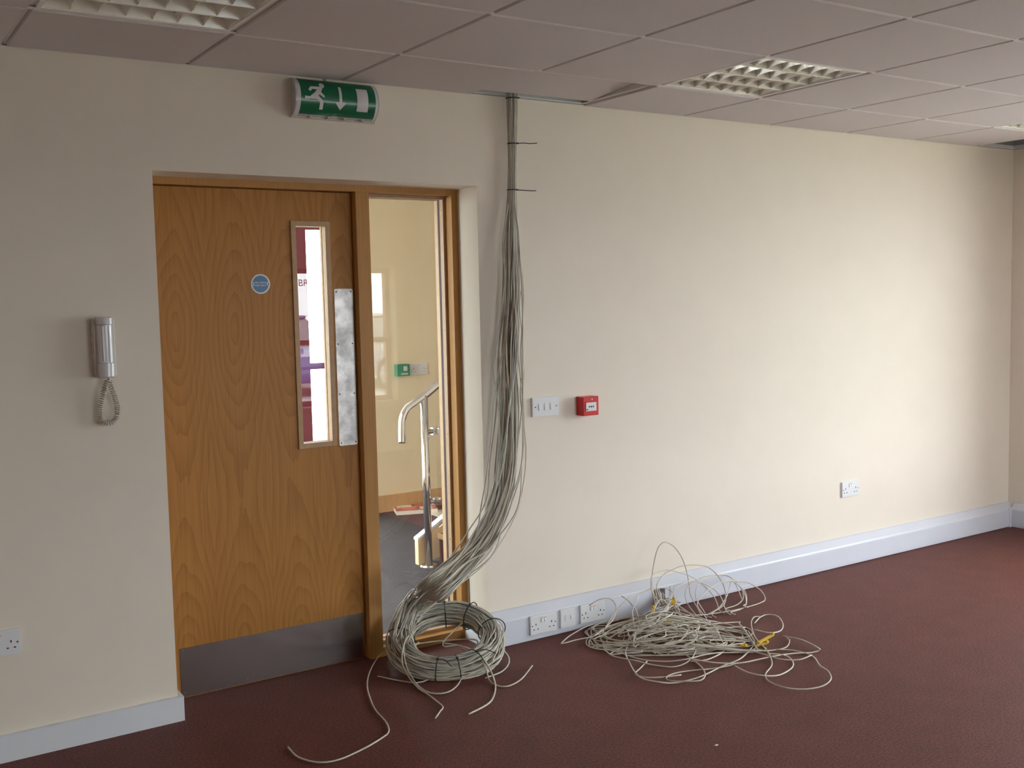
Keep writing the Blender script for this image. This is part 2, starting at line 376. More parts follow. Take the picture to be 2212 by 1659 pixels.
# the tile pushed out of place where the cables come down
bm = tile_mesh(0, 0.6, -0.455, 0); o = obj('ceiling_tile', bm, 'tile'); o.parent = ceil
o.location = (0.298, -0.287+2.5, 0.024); o.rotation_euler = (math.radians(-4.9), 0, 0)
for i in range(-6, 7): bx('tee_bar', 'tee', ceil, 0.6*i-.012, 0.6*i+.012, YF, -0.002, HG, HG+0.0016)
for i in range(-6, 7): bx('tee_web', 'tee', ceil, 0.6*i-.0012, 0.6*i+.0012, YF, -0.002, HG+0.0016, HG+0.036)
for j in range(0, 8):
    y = -(Y0+0.6*j)
    bx('cross_tee', 'tee', ceil, XW, XC, y-.012, y+.012, H+.0002, H+.0018)
    bx('cross_tee_web', 'tee', ceil, XW, XC, y-.0012, y+.0012, H+.0018, HG+.036)
def angle(name, a, b):
    bm = new()
    if name == 'back': box(bm, XW, XC, -.022, 0, HG-.0015, HG); box(bm, XW, XC, -.0018, 0, HG, HG+.02)
    if name == 'right': box(bm, XC-.022, XC, YF, 0, HG-.0012, HG+.0002); box(bm, XC-.0018, XC, YF, 0, HG, HG+.02)
    obj('wall_angle', bm, 'tee', ceil)
angle('back', 0, 0); angle('right', 0, 0)

# recessed louvre lights
def make_light(i, j, label, vis=True):
    x0, y1 = 0.6*i, -(Y0+0.6*j); x1, y0 = x0+0.6, y1-0.6
    t = thing('louvre_light', label, 'ceiling light', ((x0+x1)/2, (y0+y1)/2, H), 'recessed ceiling lights')
    a = 0.014
    bm = new()
    for (p, q, r, s) in ((x0+a, x1-a, y0+a, y0+a+.012), (x0+a, x1-a, y1-a-.012, y1-a), (x0+a, x0+a+.012, y0+a+.012, y1-a-.012), (x1-a-.012, x1-a, y0+a+.012, y1-a-.012)):
        box(bm, p, q, r, s, H-.002, H+.012)
    obj('frame', bm, 'tee', t)
    bm = new(); I = 0.022
    box(bm, x0+I, x1-I, y0+I, y1-I, H+.095, H+.10)
    for (p, q, r, s) in ((x0+I, x1-I, y0+I-.002, y0+I), (x0+I, x1-I, y1-I, y1-I+.002), (x0+I-.002, x0+I, y0+I, y1-I), (x1-I, x1-I+.002, y0+I, y1-I)):
        box(bm, p, q, r, s, H+.004, H+.10)
    obj('housing', bm, 'louvre_white', t)
    x0 += .026; x1 -= .026; y0 += .026; y1 -= .026; NY, NX = 4, 7; cy = (y1-y0)/NY; cx = (x1-x0)/NX
    for k in range(NY):
        yc = y0+cy*(k+.5)
        bm = new(); cyl(bm, (x0+.01, yc, H+.075), (x1-.01, yc, H+.075), .008, n=10); obj('lamp_tube', bm, 'tube', t, smooth=True)
    for k in range(NY+1):
        y = y0+cy*k; bm = new()
        prism(bm, [(y-.0032, H+.0005), (y+.0032, H+.0005), (y+.012, H+.05), (y-.012, H+.05)], 'x', x0, x1)
        obj('long_blade', bm, 'alu', t)
    first = None
    for k in range(NY):
        ya = y0+cy*k+.003
        for q in range(NX+1):
            x = x0+cx*q
            if first is None:
                bm = new()
                # V-shaped parabolic blade with a concave lower edge
                n = 6; prof = [(-.0015, 0), (.0015, 0), (.006, .015), (.013, .032), (.020, .046), (-.020, .046), (-.013, .032), (-.006, .015)]
                rows = []
                for s in range(n+1):
                    tt = s/n; yy = (cy-.006)*tt; dz = 0.007*math.sin(math.pi*tt)
                    rows.append([bm.verts.new((px, yy, pz+dz*(1 if pz < .01 else .3))) for px, pz in prof])
                for A, B in zip(rows, rows[1:]):
                    for e in range(8): bm.faces.new((A[e], A[(e+1) % 8], B[(e+1) % 8], B[e]))
                bm.faces.new(rows[0]); bm.faces.new(rows[-1][::-1])
                first = obj('cross_blade', bm, 'alu'); first.parent = t; first.location = (x-t.location.x, ya-t.location.y, .003)
            else: copy_at(first, t, (x-t.location.x, ya-t.location.y, .003))
    return t
make_light(-3, 0, 'square louvred ceiling light above the wall phone and door')
make_light(1, 0, 'square louvred ceiling light beside the tilted ceiling tile')
make_light(5, 0, 'square louvred ceiling light beside the missing corner tile')

# skirting boards and the white trunking
bm = new(); box(bm, XW, XL+.018, -.018, 0, 0, .092); box(bm, XL, XL+.018, 0, FY, 0, .092)
obj('baseboard_left', bm, 'gloss', kind='structure')
bm = new(); box(bm, XR-.018, XR, -.016, FY, 0, .11); obj('baseboard_right', bm, 'gloss', kind='structure')
h0, h1 = onY(1411, 1285, -.05), onY(1437, 1285, -.05)
HX0, HX1, HZ0, HZ1 = h0.x, h1.x, .022, .108
TP = [(0, 0), (-.042, 0), (-.042, .004), (-.05, .004), (-.05, .112), (-.047, .119), (-.012, .150), (0, .153)]
tr = bpy.data.objects.new('trim_1', None); C.objects.link(tr); tr['kind'] = 'structure'; tr.location = (2, 0, 0)
bm = new()
prism(bm, TP, 'x', XR+.012, HX0); prism(bm, TP, 'x', HX1, XC)
prism(bm, [(0, HZ1), (-.05, HZ1), (-.05, .112), (-.047, .119), (-.012, .150), (0, .153)], 'x', HX0, HX1)
box(bm, HX0, HX1, -.05, 0, 0, HZ0)
obj('trunking_body', bm, 'upvc', tr)
bx('back_box', 'zinc', tr, HX0, HX1, -.012, -.008, HZ0, HZ1)
bx('lid', 'upvc', tr, XR+.02, HX0-.03, -.053, -.05, .012, .108); bx('lid', 'upvc', tr, HX1+.03, XC-.06, -.053, -.05, .012, .108)
bx('lid_lip', 'upvc', tr, HX1+.03, XC-.06, -.0545, -.0525, .017, .022)
bx('corner_piece', 'upvc', tr, XC-.07, XC-.0, -.0555, -.002, 0.0, .121)
t2 = bpy.data.objects.new('trim_2', None); C.objects.link(t2); t2['kind'] = 'structure'; t2.location = (XC, -2, 0)
bm = new(); prism(bm, [(XC+p, q) for p, q in TP], 'y', YF, -.05); obj('trunking_body', bm, 'upvc', t2)
bx('lid', 'upvc', t2, XC-.053, XC-.05, YF, -.075, .012, .108)

# ------------------------------------------------------------------ door set
dn = bpy.data.objects.new('door_1', None); C.objects.link(dn); dn['kind'] = 'structure'; dn.location = (-.9, DY, 0)
JL0, ML, MR, JR = XL, -.470, -.408, -.010      # jamb, mullion left, mullion right, right jamb
HB = 1.990                                      # underside of the head
FB = FY+0.135
bx('frame_head', 'frame', dn, XL, XR, FY, FB, HB, ZD)
bx('frame_jamb', 'frame', dn, XL, -1.302, FY, FB, 0, HB); bx('frame_jamb', 'frame', dn, JR, XR, FY, FB, 0, HB)
bx('mullion', 'frame', dn, ML, MR, FY, FB, 0, HB, bev=.002)
bx('door_stop', 'frame', dn, ML-.014, ML, DY+.0445, FB, 0, HB)
bx('door_stop', 'frame', dn, XL+.03, ML-.014, DY+.0445, FB, HB-.014, HB)
bx('door_stop', 'frame', dn, -1.302, -1.288, DY+.0445, FB, 0, HB-.014)
# leaf with a vision-panel hole
DX0, DX1, DZ0, DZ1 = -1.300, ML-.003, .002, HB-.003
VX0, VX1, VZ0, VZ1 = -.728, -.592, .952, 1.850
bm = new()
box(bm, DX0, VX0, DY, DY+.044, DZ0, DZ1); box(bm, VX1, DX1, DY, DY+.044, DZ0, DZ1)
box(bm, VX0, VX1, DY, DY+.044, DZ0, VZ0); box(bm, VX0, VX1, DY, DY+.044, VZ1, DZ1)
leaf = obj('door_leaf', bm, 'door', dn)
bo = 0.017; bi = 0.004
vb = bpy.data.objects.new('vision_panel', None); C.objects.link(vb); vb.location = ((VX0+VX1)/2, DY, VZ0); par(vb, dn)
for yy, yb in ((DY-.008, DY+.028), (DY+.034, DY+.052)):
    bx('glazing_bead', 'bead', vb, VX0-bo, VX0+bi, yy, yb, VZ0-bo, VZ1+bo, bev=.0015); bx('glazing_bead', 'bead', vb, VX1-bi, VX1+bo, yy, yb, VZ0-bo, VZ1+bo, bev=.0015)
    bx('glazing_bead', 'bead', vb, VX0+bi, VX1-bi, yy, yb, VZ0-bo, VZ0+bi, bev=.0015); bx('glazing_bead', 'bead', vb, VX0+bi, VX1-bi, yy, yb, VZ1-bi, VZ1+bo, bev=.0015)
bx('pane', 'glass', vb, VX0, VX1, DY+.028, DY+.034, VZ0, VZ1)
for z in (1.79, 1.36, .985):
    bm = new(); cyl(bm, (VX1-bi-.001, DY+.006, z), (VX1-bi+.002, DY+.006, z), .004, n=10); obj('screw', bm, 'brass', vb)
# push plate
p0, p1 = onY(719, 624, DY), onY(772, 962, DY)
PX0, PX1, PZ0, PZ1 = -.563, -.479, .931, 1.590
bm = new()
def rrect(x0, x1, z0, z1, r, n=5):
    out = []
    for cx, cz, a0 in ((x1-r, z0+r, -90), (x1-r, z1-r, 0), (x0+r, z1-r, 90), (x0+r, z0+r, 180)):
        for k in range(n+1):
            a = math.radians(a0+90*k/n); out.append((cx+r*math.cos(a), cz+r*math.sin(a)))
    return out
prism(bm, rrect(PX0, PX1, PZ0, PZ1, .008), 'y', DY-.0018, DY); pp = obj('push_plate', bm, 'push', dn)
for z in (PZ1-.012, 1.36, 1.15, PZ0+.012):
    for x in (PX0+.009, PX1-.009):
        bm = new(); cyl(bm, (x, DY-.0028, z), (x, DY-.0015, z), .003, n=10); obj('screw', bm, 'slot', pp)
kp = bx('kick_plate', 'kick', dn, -1.268, DX1-.004, DY-.0016, DY, .005, .200)
for x in (-1.255, -1.0, -.74, -.49):
    for z in (.19, .02):
        bm = new(); cyl(bm, (x, DY-.0026, z), (x, DY-.0014, z), .0028, n=10); obj('screw', bm, 'steel', kp)
# sidelight
sl = bpy.data.objects.new('window_9', None); C.objects.link(sl); sl['kind'] = 'structure'; sl.location = ((MR+JR)/2, FY+.05, 0)
GY = FY+.093
bx('gasket', 'gasket', sl, MR+.013, JR-.0125, GY-.010, GY+.010, HB-.0125, HB)
bx('bottom_rail', 'frame', sl, MR, JR, FY+.006, FB, 0, .040)
bx('painted_sunlit_strip', 'gloss', sl, MR, JR, FB, WT+.03, 0, .012)  # white strip stands in for the sunlit edge behind the glass
for s, (ya, yb) in enumerate(((GY-.039, GY-.010), (GY+.010, GY+.039))):
    for (xa, xb, za, zb) in ((MR, MR+.013, .040, HB), (JR-.013, JR, .040, HB), (MR+.013, JR-.013, HB-.013, HB), (MR+.013, JR-.013, .040, .053)):
        bx('glazing_bead', 'bead', sl, xa, xb, ya, yb, za, zb)
bx('gasket', 'gasket', sl, JR-.0125, JR, GY-.010, GY+.010, .053, HB-.013)
bx('pane', 'glass', sl, MR+.001, JR-.001, GY-.003, GY+.003, .041, HB-.001)
for z in (1.93, 1.40, .93, .45):
    bm = new(); cyl(bm, (JR-.0145, GY-.024, z), (JR-.0125, GY-.024, z), .0035, n=10); obj('screw', bm, 'brass', sl)
for x in (MR+.05, JR-.06):
    bm = new(); cyl(bm, (x, GY-.024, HB-.0155), (x, GY-.024, HB-.0125), .004, n=10); obj('screw', bm, 'brass', sl)

# fire-door disc
dc = onY(562.5, 613.5, DY)
t = thing('fire_door_sign', 'small round blue sign with white rim on the wooden door', 'sign', (dc.x, DY, dc.z))
bm = new(); cyl(bm, (dc.x, DY, dc.z), (dc.x, DY-.002, dc.z), .0395, n=48); obj('rim', bm, 'white', t)
bm = new(); cyl(bm, (dc.x, DY-.0018, dc.z), (dc.x, DY-.0026, dc.z), .0335, n=48); obj('face', bm, 'blue', t)
for s in (-1, 1):
    bm = new(); cyl(bm, (dc.x+s*.0325, DY-.002, dc.z), (dc.x+s*.0325, DY-.003, dc.z), .007, n=16); k = obj('screw_boss', bm, 'white', t)
    bm = new(); cyl(bm, (dc.x+s*.0325, DY-.0028, dc.z), (dc.x+s*.0325, DY-.0036, dc.z), .003, n=12); obj('screw', bm, 'slot', k)
text_mesh('FIRE DOOR', .0095, 'lettering', 'white', t, (dc.x, DY-.003, dc.z+.005))
text_mesh('KEEP SHUT', .0095, 'lettering', 'white', t, (dc.x, DY-.003, dc.z-.006))
# ------------------------------------------------------------------ wall fittings
def plate(name, label, cat, x, z, w, h, y, d, group=None):
    t = thing(name, label, cat, (x, y, z-h/2), group)
    bm = new(); prism(bm, rrect(x-w/2, x+w/2, z-h/2, z+h/2, .004), 'y', y-d, y)
    fe = [e for e in bm.edges if all(abs(v.co.y-(y-d)) < 1e-6 for v in e.verts)]
    bmesh.ops.bevel(bm, geom=fe, offset=.002, segments=2, affect='EDGES')
    obj('face_plate', bm, 'white', t); return t
def pins(t, x, z, y):
    for dx, dz, w, h in ((0, .011, .0042, .0085), (-.011, -.011, .0068, .0042), (.011, -.011, .0068, .0042)):
        bx('pin_slot', 'slot', t, x+dx-w/2, x+dx+w/2, y-.0007, y+.001, z+dz-h/2, z+dz+h/2)
def rocker(t, x, z, y, w, h, red=True, m='white'):
    bm = new(); prism(bm, [(y, z-h/2), (y-.0045, z-h/2), (y-.0015, z+h/2), (y, z+h/2)], 'x', x-w/2, x+w/2); r = obj('rocker', bm, m, t)
    if red: bx('red_marker', 'redmark', r, x-w/2+.001, x+w/2-.001, y-.0024, y-.0012, z+h/2-.003, z+h/2-.001)
def double_socket(label, x, z, y, d=.010, group='double sockets'):
    t = plate('double_socket', label, 'socket', x, z, .146, .086, y, d, group); f = y-d
    for s in (-1, 1):
        pins(t, x+s*.043, z-.008, f); rocker(t, x+s*.0085, z+.021, f, .012, .020)
        bm = new(); cyl(bm, (x+s*.063, f-.0006, z-.002), (x+s*.063, f+.001, z-.002), .003, n=12); obj('screw', bm, 'slot', t)
    return t
double_socket('white double socket mounted alone on the cream wall above the trunking', 2.451, .422, 0)
double_socket('white double socket on the trunking right beside the big cable coil', .281, .072, -.053)
double_socket('white double socket on the trunking beside the loose cable pile', .562, .072, -.053)
t = plate('fused_outlet', 'small square white outlet between the two trunking sockets', 'outlet', .417, .072, .086, .086, -.053, .010)
bx('fuse_carrier', 'white', t, .417-.018, .417+.006, -.0645, -.062, .060, .088); rocker(t, .417+.020, .075, -.063, .010, .018, red=False)
# single socket at the picture's edge, left of the door
double_socket('white double socket low on the wall left of the door', -1.857-.073, .409, 0)
# light switch
t = plate('light_switch', 'white three-gang light switch beside the hanging cables', 'switch', .352, 1.046, .148, .086, 0, .012)
for x in (.352-.030, .352+.002, .352+.034): rocker(t, x, 1.046, -.012, .020, .032, red=False)
for s in (-1, 1):
    bm = new(); cyl(bm, (.352+s*.058, -.0125, 1.046), (.352+s*.058, -.011, 1.046), .003, n=12); obj('screw', bm, 'slot', t)
# fire-alarm call point
fx, fz, fw = .577, 1.034, .0435
t = thing('fire_call_point', 'red fire alarm call point box with white panel', 'alarm button', (fx, 0, fz-fw))
bm = new(); box(bm, fx-fw, fx+fw, -.054, 0, fz-fw, fz+fw, bev=.002)
obj('housing', bm, 'red', t)
bx('window_rim', 'redmark', t, fx-.034, fx+.036, -.056, -.0535, fz-.024, fz+.020)
pn = bx('break_panel', 'white', t, fx-.032, fx+.028, -.0575, -.0555, fz-.022, fz+.017)
bm = new(); cyl(bm, (fx-.002, -.0582, fz-.002), (fx-.002, -.0574, fz-.002), .0042, n=16); obj('dot_mark', bm, 'dark', pn)
for s in (-1, 1):
    x = fx-.002+s*.012
    bm = new(); prism(bm, [(x-s*.0055, fz-.002), (x+s*.002, fz+.0035), (x+s*.002, fz-.0075)], 'y', -.0582, -.0574); obj('arrow_mark', bm, 'dark', pn)
bx('test_slot', 'slot', pn, fx-.029, fx-.022, -.0582, -.0574, fz-.018, fz-.012)
bm = new(); bmesh.ops.create_uvsphere(bm, u_segments=14, v_segments=8, radius=.0055)
for v in bm.verts: v.co = Vector((v.co.x+fx+.004, v.co.y*.5-.054, v.co.z+fz+.030))
obj('indicator', bm, 'clear_grey', t, smooth=True)

# door-entry handset with coiled cord
hx, hz0, hz1 = -1.537, 1.288, 1.502
t = thing('entry_phone', 'white door entry handset on the wall with a coiled cord', 'phone', (hx, 0, hz0))
bx('base', 'ivory', t, hx-.037, hx+.037, -.030, 0, hz0+.004, hz1-.006, bev=.006)
for k, (za, zb) in enumerate(((1.445, 1.462), (1.415, 1.440), (1.385, 1.402), (1.36, 1.375), (1.33, 1.35))):
    for s in (-1, 1): bx('side_vent', 'white', t, hx+s*.037-.0012, hx+s*.037+.0012, -.022, -.010, za, zb)
bm = new()
prof = []
for k in range(13):
    a = math.pi*k/12; prof.append((math.cos(a)*.029, -.030-math.sin(a)**0.7*.030))
rows = []
for z, sc, sy in ((hz0, .90, .75), (hz0+.006, .98, .95), (hz0+.052, 1, 1), (hz0+.054, .93, .86), (hz1-.030, .93, .86), (hz1-.026, 1, 1), (hz1-.006, .99, .92), (hz1, .92, .6)):
    rows.append([bm.verts.new((hx+p*sc, -.030+(q+.030)*sy, z)) for p, q in prof])
for A, B in zip(rows, rows[1:]):
    for k in range(12): bm.faces.new((A[k], A[k+1], B[k+1], B[k]))
    bm.faces.new((A[-1], A[0], B[0], B[-1]))
bm.faces.new(rows[0][::-1]); bm.faces.new(rows[-1])
hs = obj('handset', bm, 'handset', t, smooth=False)
for s in (-.010, .010): bx('grip_ridge', 'white', hs, hx+s-.0025, hx+s+.0025, -.0575, -.050, hz0+.058, hz1-.034, bev=.001)
bm = new(); cyl(bm, (hx+.008, -.032, hz0-.018), (hx+.008, -.032, hz0+.004), .006, n=14); obj('cord_plug', bm, 'ivory', t)
loop = [(hx+.004, -.03, hz0-.006), (hx-.006, -.03, hz0-.030), (hx-.018, -.028, hz0-.07), (hx-.026, -.024, hz0-.115), (hx-.018, -.02, hz0-.148), (hx+.004, -.018, hz0-.160), (hx+.026, -.018, hz0-.148), (hx+.034, -.02, hz0-.115), (hx+.026, -.026, hz0-.07), (hx+.014, -.03, hz0-.035), (hx+.010, -.032, hz0-.012)]
cl = spline(loop, .001); n = len(cl); pts = []
ang = 0
for i, p in enumerate(cl):
    tg = (cl[min(i+1, n-1)]-cl[max(i-1, 0)]).normalized(); b1 = Vector((0, 1, 0)); b1 = (b1-tg*b1.dot(tg)).normalized(); b2 = tg.cross(b1)
    seg = (cl[min(i+1, n-1)]-p).length
    for s in range(2):
        q = p.lerp(cl[min(i+1, n-1)], s/2); a = ang+s/2*seg/.0078*2*math.pi
        pts.append(q+(b1*math.cos(a)+b2*math.sin(a))*.0078)
    ang += seg/.0078*2*math.pi
bm = new(); tube(bm, pts, .0025, 5); obj('coiled_cord', bm, 'ivory', t, smooth=True)

# emergency exit sign: curved legend on a half-round housing
sx0, sx1, sz0, sz1 = -.806, -.464, 2.247, 2.388
t = thing('exit_sign', 'green running man exit sign on a curved housing', 'sign', ((sx0+sx1)/2, 0, sz0))
zc = (sz0+sz1)/2; hh = (sz1-sz0)/2; sag = .050; RR = (hh*hh+sag*sag)/(2*sag); cyy = -.012-sag+RR
amax = math.asin(min(1, hh/RR))
if sag > hh: amax = math.pi-amax
def arc(tt, dr=0.0):           # tt in -1..1 bottom..top
    a = tt*amax; return (cyy-(RR+dr)*math.cos(a), zc+(RR+dr)*math.sin(a))
bx('back_plate', 'ivory', t, sx0-.006, sx1+.006, -.014, 0, sz0-.006, sz1, bev=.002)
bm = new(); prism(bm, [arc(-1+2*k/20) for k in range(21)], 'x', sx0, sx1); obj('cover', bm, 'clear_grey', t)
for xa, xb in ((sx0-.003, sx0), (sx1, sx1+.003)):
    bm = new(); prism(bm, [arc(-1+2*k/20, .001) for k in range(21)], 'x', xa, xb); obj('end_cap', bm, 'clear_grey', t)
def curved(name, poly, m, parent, dr):
    """flat outline (x, tt) laid on the curved front"""
    bm = new(); vs = [bm.verts.new((p[0], 0, p[1])) for p in poly]; f = bm.faces.new(vs); f.normal_update()
    bmesh.ops.triangulate(bm, faces=[f])
    lo, hi = min(p[1] for p in poly), max(p[1] for p in poly); k = lo+.06
    while k < hi:
        bmesh.ops.bisect_plane(bm, geom=bm.verts[:]+bm.edges[:]+bm.faces[:], plane_co=(0, 0, k), plane_no=(0, 0, 1)); k += .06
    r = bmesh.ops.extrude_face_region(bm, geom=bm.faces[:]); top = {v for v in r['geom'] if isinstance(v, bmesh.types.BMVert)}
    for v in bm.verts:
        y, z = arc(v.co.z, dr+(.0007 if v in top else 0)); v.co = Vector((v.co.x, y, z))
    return obj(name, bm, m, parent)
w = sx1-sx0
gx0, gx1 = sx0+.018, sx1-.012
curved('side_strip', [(sx0+.002, -.97), (gx0, -.97), (gx0, .99), (sx0+.002, .99)], 'legend', t, .0004)
curved('side_strip', [(gx1, -.97), (sx1-.001, -.97), (sx1-.001, .99), (gx1, .99)], 'legend', t, .0004)
lg = curved('legend', [(gx0, -.80), (gx1, -.80), (gx1, .99), (gx0, .99)], 'green', t, .0006)
# pictogram coordinates measured off the sign face: a 0..1 along the green panel, b 0..1 up it
def PX(a, b):
    b = .14+(b-.06)*.865
    return (gx0+(gx1-gx0)*a, math.asin(-.84+1.78*b)/amax)
def pic(name, pts): curved(name, [PX(*p) for p in pts], 'legend', lg, .0014)
pic('running_figure_torso', [(.165, .77), (.275, .78), (.288, .72), (.262, .60), (.225, .48), (.205, .36), (.13, .36), (.105, .415), (.175, .56), (.215, .68), (.165, .68)])
pic('running_figure_arm', [(.165, .77), (.165, .68), (.150, .68), (.128, .60), (.100, .645), (.135, .77)])
pic('running_figure_leg', [(.13, .36), (.05, .34), (.05, .44), (.105, .43)])
pic('running_figure_leg', [(.205, .36), (.225, .48), (.29, .31), (.29, .06), (.245, .06), (.245, .27), (.18, .40)])
pic('running_figure_arm', [(.262, .60), (.31, .47), (.295, .42), (.235, .53)])
pic('running_figure_head', [(.29+.034*math.cos(2*math.pi*k/16), .83+.085*math.sin(2*math.pi*k/16)) for k in range(16)])
pic('down_arrow', [(.503, .83), (.538, .83), (.538, .33), (.60, .33), (.52, .09), (.44, .33), (.503, .33)])
pic('doorway', [(.745, .83), (.895, .83), (.895, .09), (.745, .09)])
for a in (.2, .42, .62, .84):
    bx('clip', 'clear_grey', t, sx0+w*a-.006, sx0+w*a+.006, -.03, -.010, sz0-.004, sz0+.004)
bm = new(); cyl(bm, (-.66, -.006, sz1-.002), (-.66, -.006, H), .005, n=10); obj('supply_conduit', bm, 'ivory', t)

# ------------------------------------------------------------------ cables
e1 = Vector((math.cos(YAW), -math.sin(YAW), 0)); ef = Vector((math.sin(YAW), math.cos(YAW), 0))
rc = onZ(966, 1385, .095)
tilt = math.radians(21); e2 = ef*math.cos(tilt)+Vector((0, 0, math.sin(tilt))); en = e1.cross(e2)
RM = .200; RT = .054
BU = [(1106, 212, -.034, .0235), (1107, 310, -.030, .0185), (1106, 410, -.030, .0185), (1105, 520, -.046, .032), (1105, 640, -.056, .040), (1101, 760, -.066, .051),
      (1099, 880, -.078, .056), (1094, 1000, -.092, .060), (1078, 1090, -.112, .062), (1042, 1170, -.135, .060), (990, 1226, -.160, .066), (932, 1276, -.185, .074)]
bund = thing('cable_bundle', 'thick bundle of grey cables hanging from the ceiling and coiled on the floor', 'cables', (rc.x, rc.y, 0))
cen = [onY(u, v, y) for u, v, y, r in BU]
def clampp(p):
    """keep strands out of the floor, wall, trunking and frame"""
    p = p.copy(); p.z = max(p.z, .004)
    if p.x > XR-.02: p.y = min(p.y, -.006 if p.z > .16 else -.060)
    elif p.y > FY-.05: p.y = FY-.05
    return p
NB = 62
for i in range(NB):
    rnd = random.Random(100+i)
    th = rnd.uniform(0, 2*math.pi); rr = math.sqrt(rnd.random())
    pts = [Vector((cen[0].x+rr*.022*math.cos(th), -.034+rr*.022*math.sin(th), H+.22))]
    wob = 0
    for k, (c, b) in enumerate(zip(cen, BU)):
        tg = (cen[min(k+1, len(cen)-1)]-cen[max(k-1, 0)]).normalized()
        a1 = (e1-tg*e1.dot(tg)).normalized(); a2 = tg.cross(a1)
        th += rnd.gauss(0, .16 if k < 4 else .34)
        r_ = b[3]*rr*(1 if k < 3 else rnd.uniform(.75, 1.12))
        if k >= 4 and rr > .92: r_ *= 1.3
        pts.append(clampp(c+a1*r_*math.cos(th)+a2*r_*math.sin(th)*.62))
    # onto the ring: enter back-left, go round the left side and the front
    a0 = math.radians(128+rnd.uniform(-10, 10)); turns = rnd.uniform(1.3, 2.7); n = int(turns*12)
    off = Vector((rnd.gauss(0, 1), rnd.gauss(0, 1))); off = off.normalized()*math.sqrt(rnd.random())
    for q in range(n+1):
        a = a0+q/12*2*math.pi
        o2 = off+Vector((rnd.gauss(0, .16), rnd.gauss(0, .16)))
        if o2.length > 1.08: o2 = o2.normalized()*1.08
        off = off*0.97+o2*.03
        R_ = RM+o2.x*RT; hN = o2.y*RT*0.95
        if q == 0: hN += .10; R_ += .015
        if q == 1: hN += .045; R_ += .01
        if q == 2: hN += .015
        pts.append(clampp(rc+e1*R_*math.cos(a)+e2*R_*math.sin(a)*.94+en*hN))
    tube_obj('cable', pts, .0031, ('cable_a', 'cable_b', 'cable_c')[i % 3], bund, n=6, step=.03)
# strands that stray from the bundle
for k, tr_ in enumerate(([(1112, 440), (1120, 500), (1124, 560), (1129, 610), (1122, 660), (1128, 720), (1132, 800), (1128, 870), (1122, 930), (1110, 1020)],
                         [(1098, 440), (1090, 490), (1086, 540), (1090, 600), (1084, 660), (1072, 760), (1066, 800), (1076, 880), (1080, 960), (1070, 1050)],
                         [(1112, 600), (1124, 680), (1131, 780), (1124, 850), (1130, 900), (1136, 960), (1135, 1010), (1128, 1060), (1115, 1110), (1080, 1175), (1040, 1225), (980, 1272), (910, 1330), (880, 1390)],
                         [(1085, 760), (1068, 850), (1062, 930), (1052, 1020), (1040, 1090), (1030, 1150), (1010, 1200), (960, 1245), (890, 1310), (855, 1380)])):
    tube_obj('cable', [clampp(onY(u, v, -.06-.00018*max(0, v-700))) for u, v in tr_], .0029, ('cable_b', 'cable_c')[k % 2], bund)
def floor_trace(px, zs):
    out = []
    for i, (u, v) in enumerate(px): out.append(onZ(u, v, zs if isinstance(zs, (int, float)) else zs[min(i, len(zs)-1)]))
    return out
TAILS = [([(905, 1388), (890, 1398), (870, 1402), (848, 1402), (820, 1416), (800, 1448), (793, 1480), (800, 1510), (812, 1535), (834, 1560), (840, 1580), (828, 1592), (790, 1615), (735, 1640), (690, 1647), (645, 1636), (622, 1614)], [.10, .10, .095, .08, .05, .02, .005]),
         ([(816, 1461), (860, 1470), (900, 1475), (925, 1468), (929, 1458), (915, 1448)], [.005, .005, .005, .006, .02, .04]),
         ([(895, 1360), (875, 1385), (868, 1425), (880, 1458), (905, 1488), (920, 1497), (945, 1516), (957, 1527), (952, 1535), (940, 1552)], [.13, .13, .08, .03, .006]),
         ([(885, 1365), (872, 1392), (876, 1432), (888, 1460), (905, 1483), (930, 1497), (965, 1496), (990, 1478), (1003, 1445), (1010, 1412), (1000, 1400)], [.13, .12, .07, .03, .006, .006, .006, .006, .03, .07, .09]),
         ([(960, 1390), (985, 1393), (1015, 1402), (1040, 1418), (1060, 1450), (1070, 1480), (1066, 1505), (1052, 1522), (1012, 1543)], [.09, .09, .09, .07, .03, .006]),
         ([(1060, 1385), (1078, 1397), (1095, 1413), (1100, 1430), (1085, 1450), (1048, 1465)], [.08, .07, .04, .01, .005]),
         ([(1040, 1425), (1050, 1443), (1056, 1468), (1072, 1480), (1095, 1483), (1125, 1468), (1150, 1438)], [.06, .05, .01, .005]),
         ([(1030, 1328), (1000, 1345), (975, 1368), (957, 1388), (962, 1397), (990, 1394), (1012, 1402)], [.15, .14, .12, .09]),
         ([(880, 1395), (920, 1388), (965, 1383), (1022, 1381), (1032, 1390), (1020, 1404)], .09),
         ([(912, 1329), (935, 1327), (960, 1318), (985, 1312), (1005, 1317), (1020, 1330), (1040, 1352)], [.16])]
for k, (px, zs) in enumerate(TAILS): tube_obj('loose_cable_end', [clampp(p) for p in floor_trace(px, zs)], .0031 if k != 4 else .0036, ('cable_b', 'cable_a')[k % 2], bund)
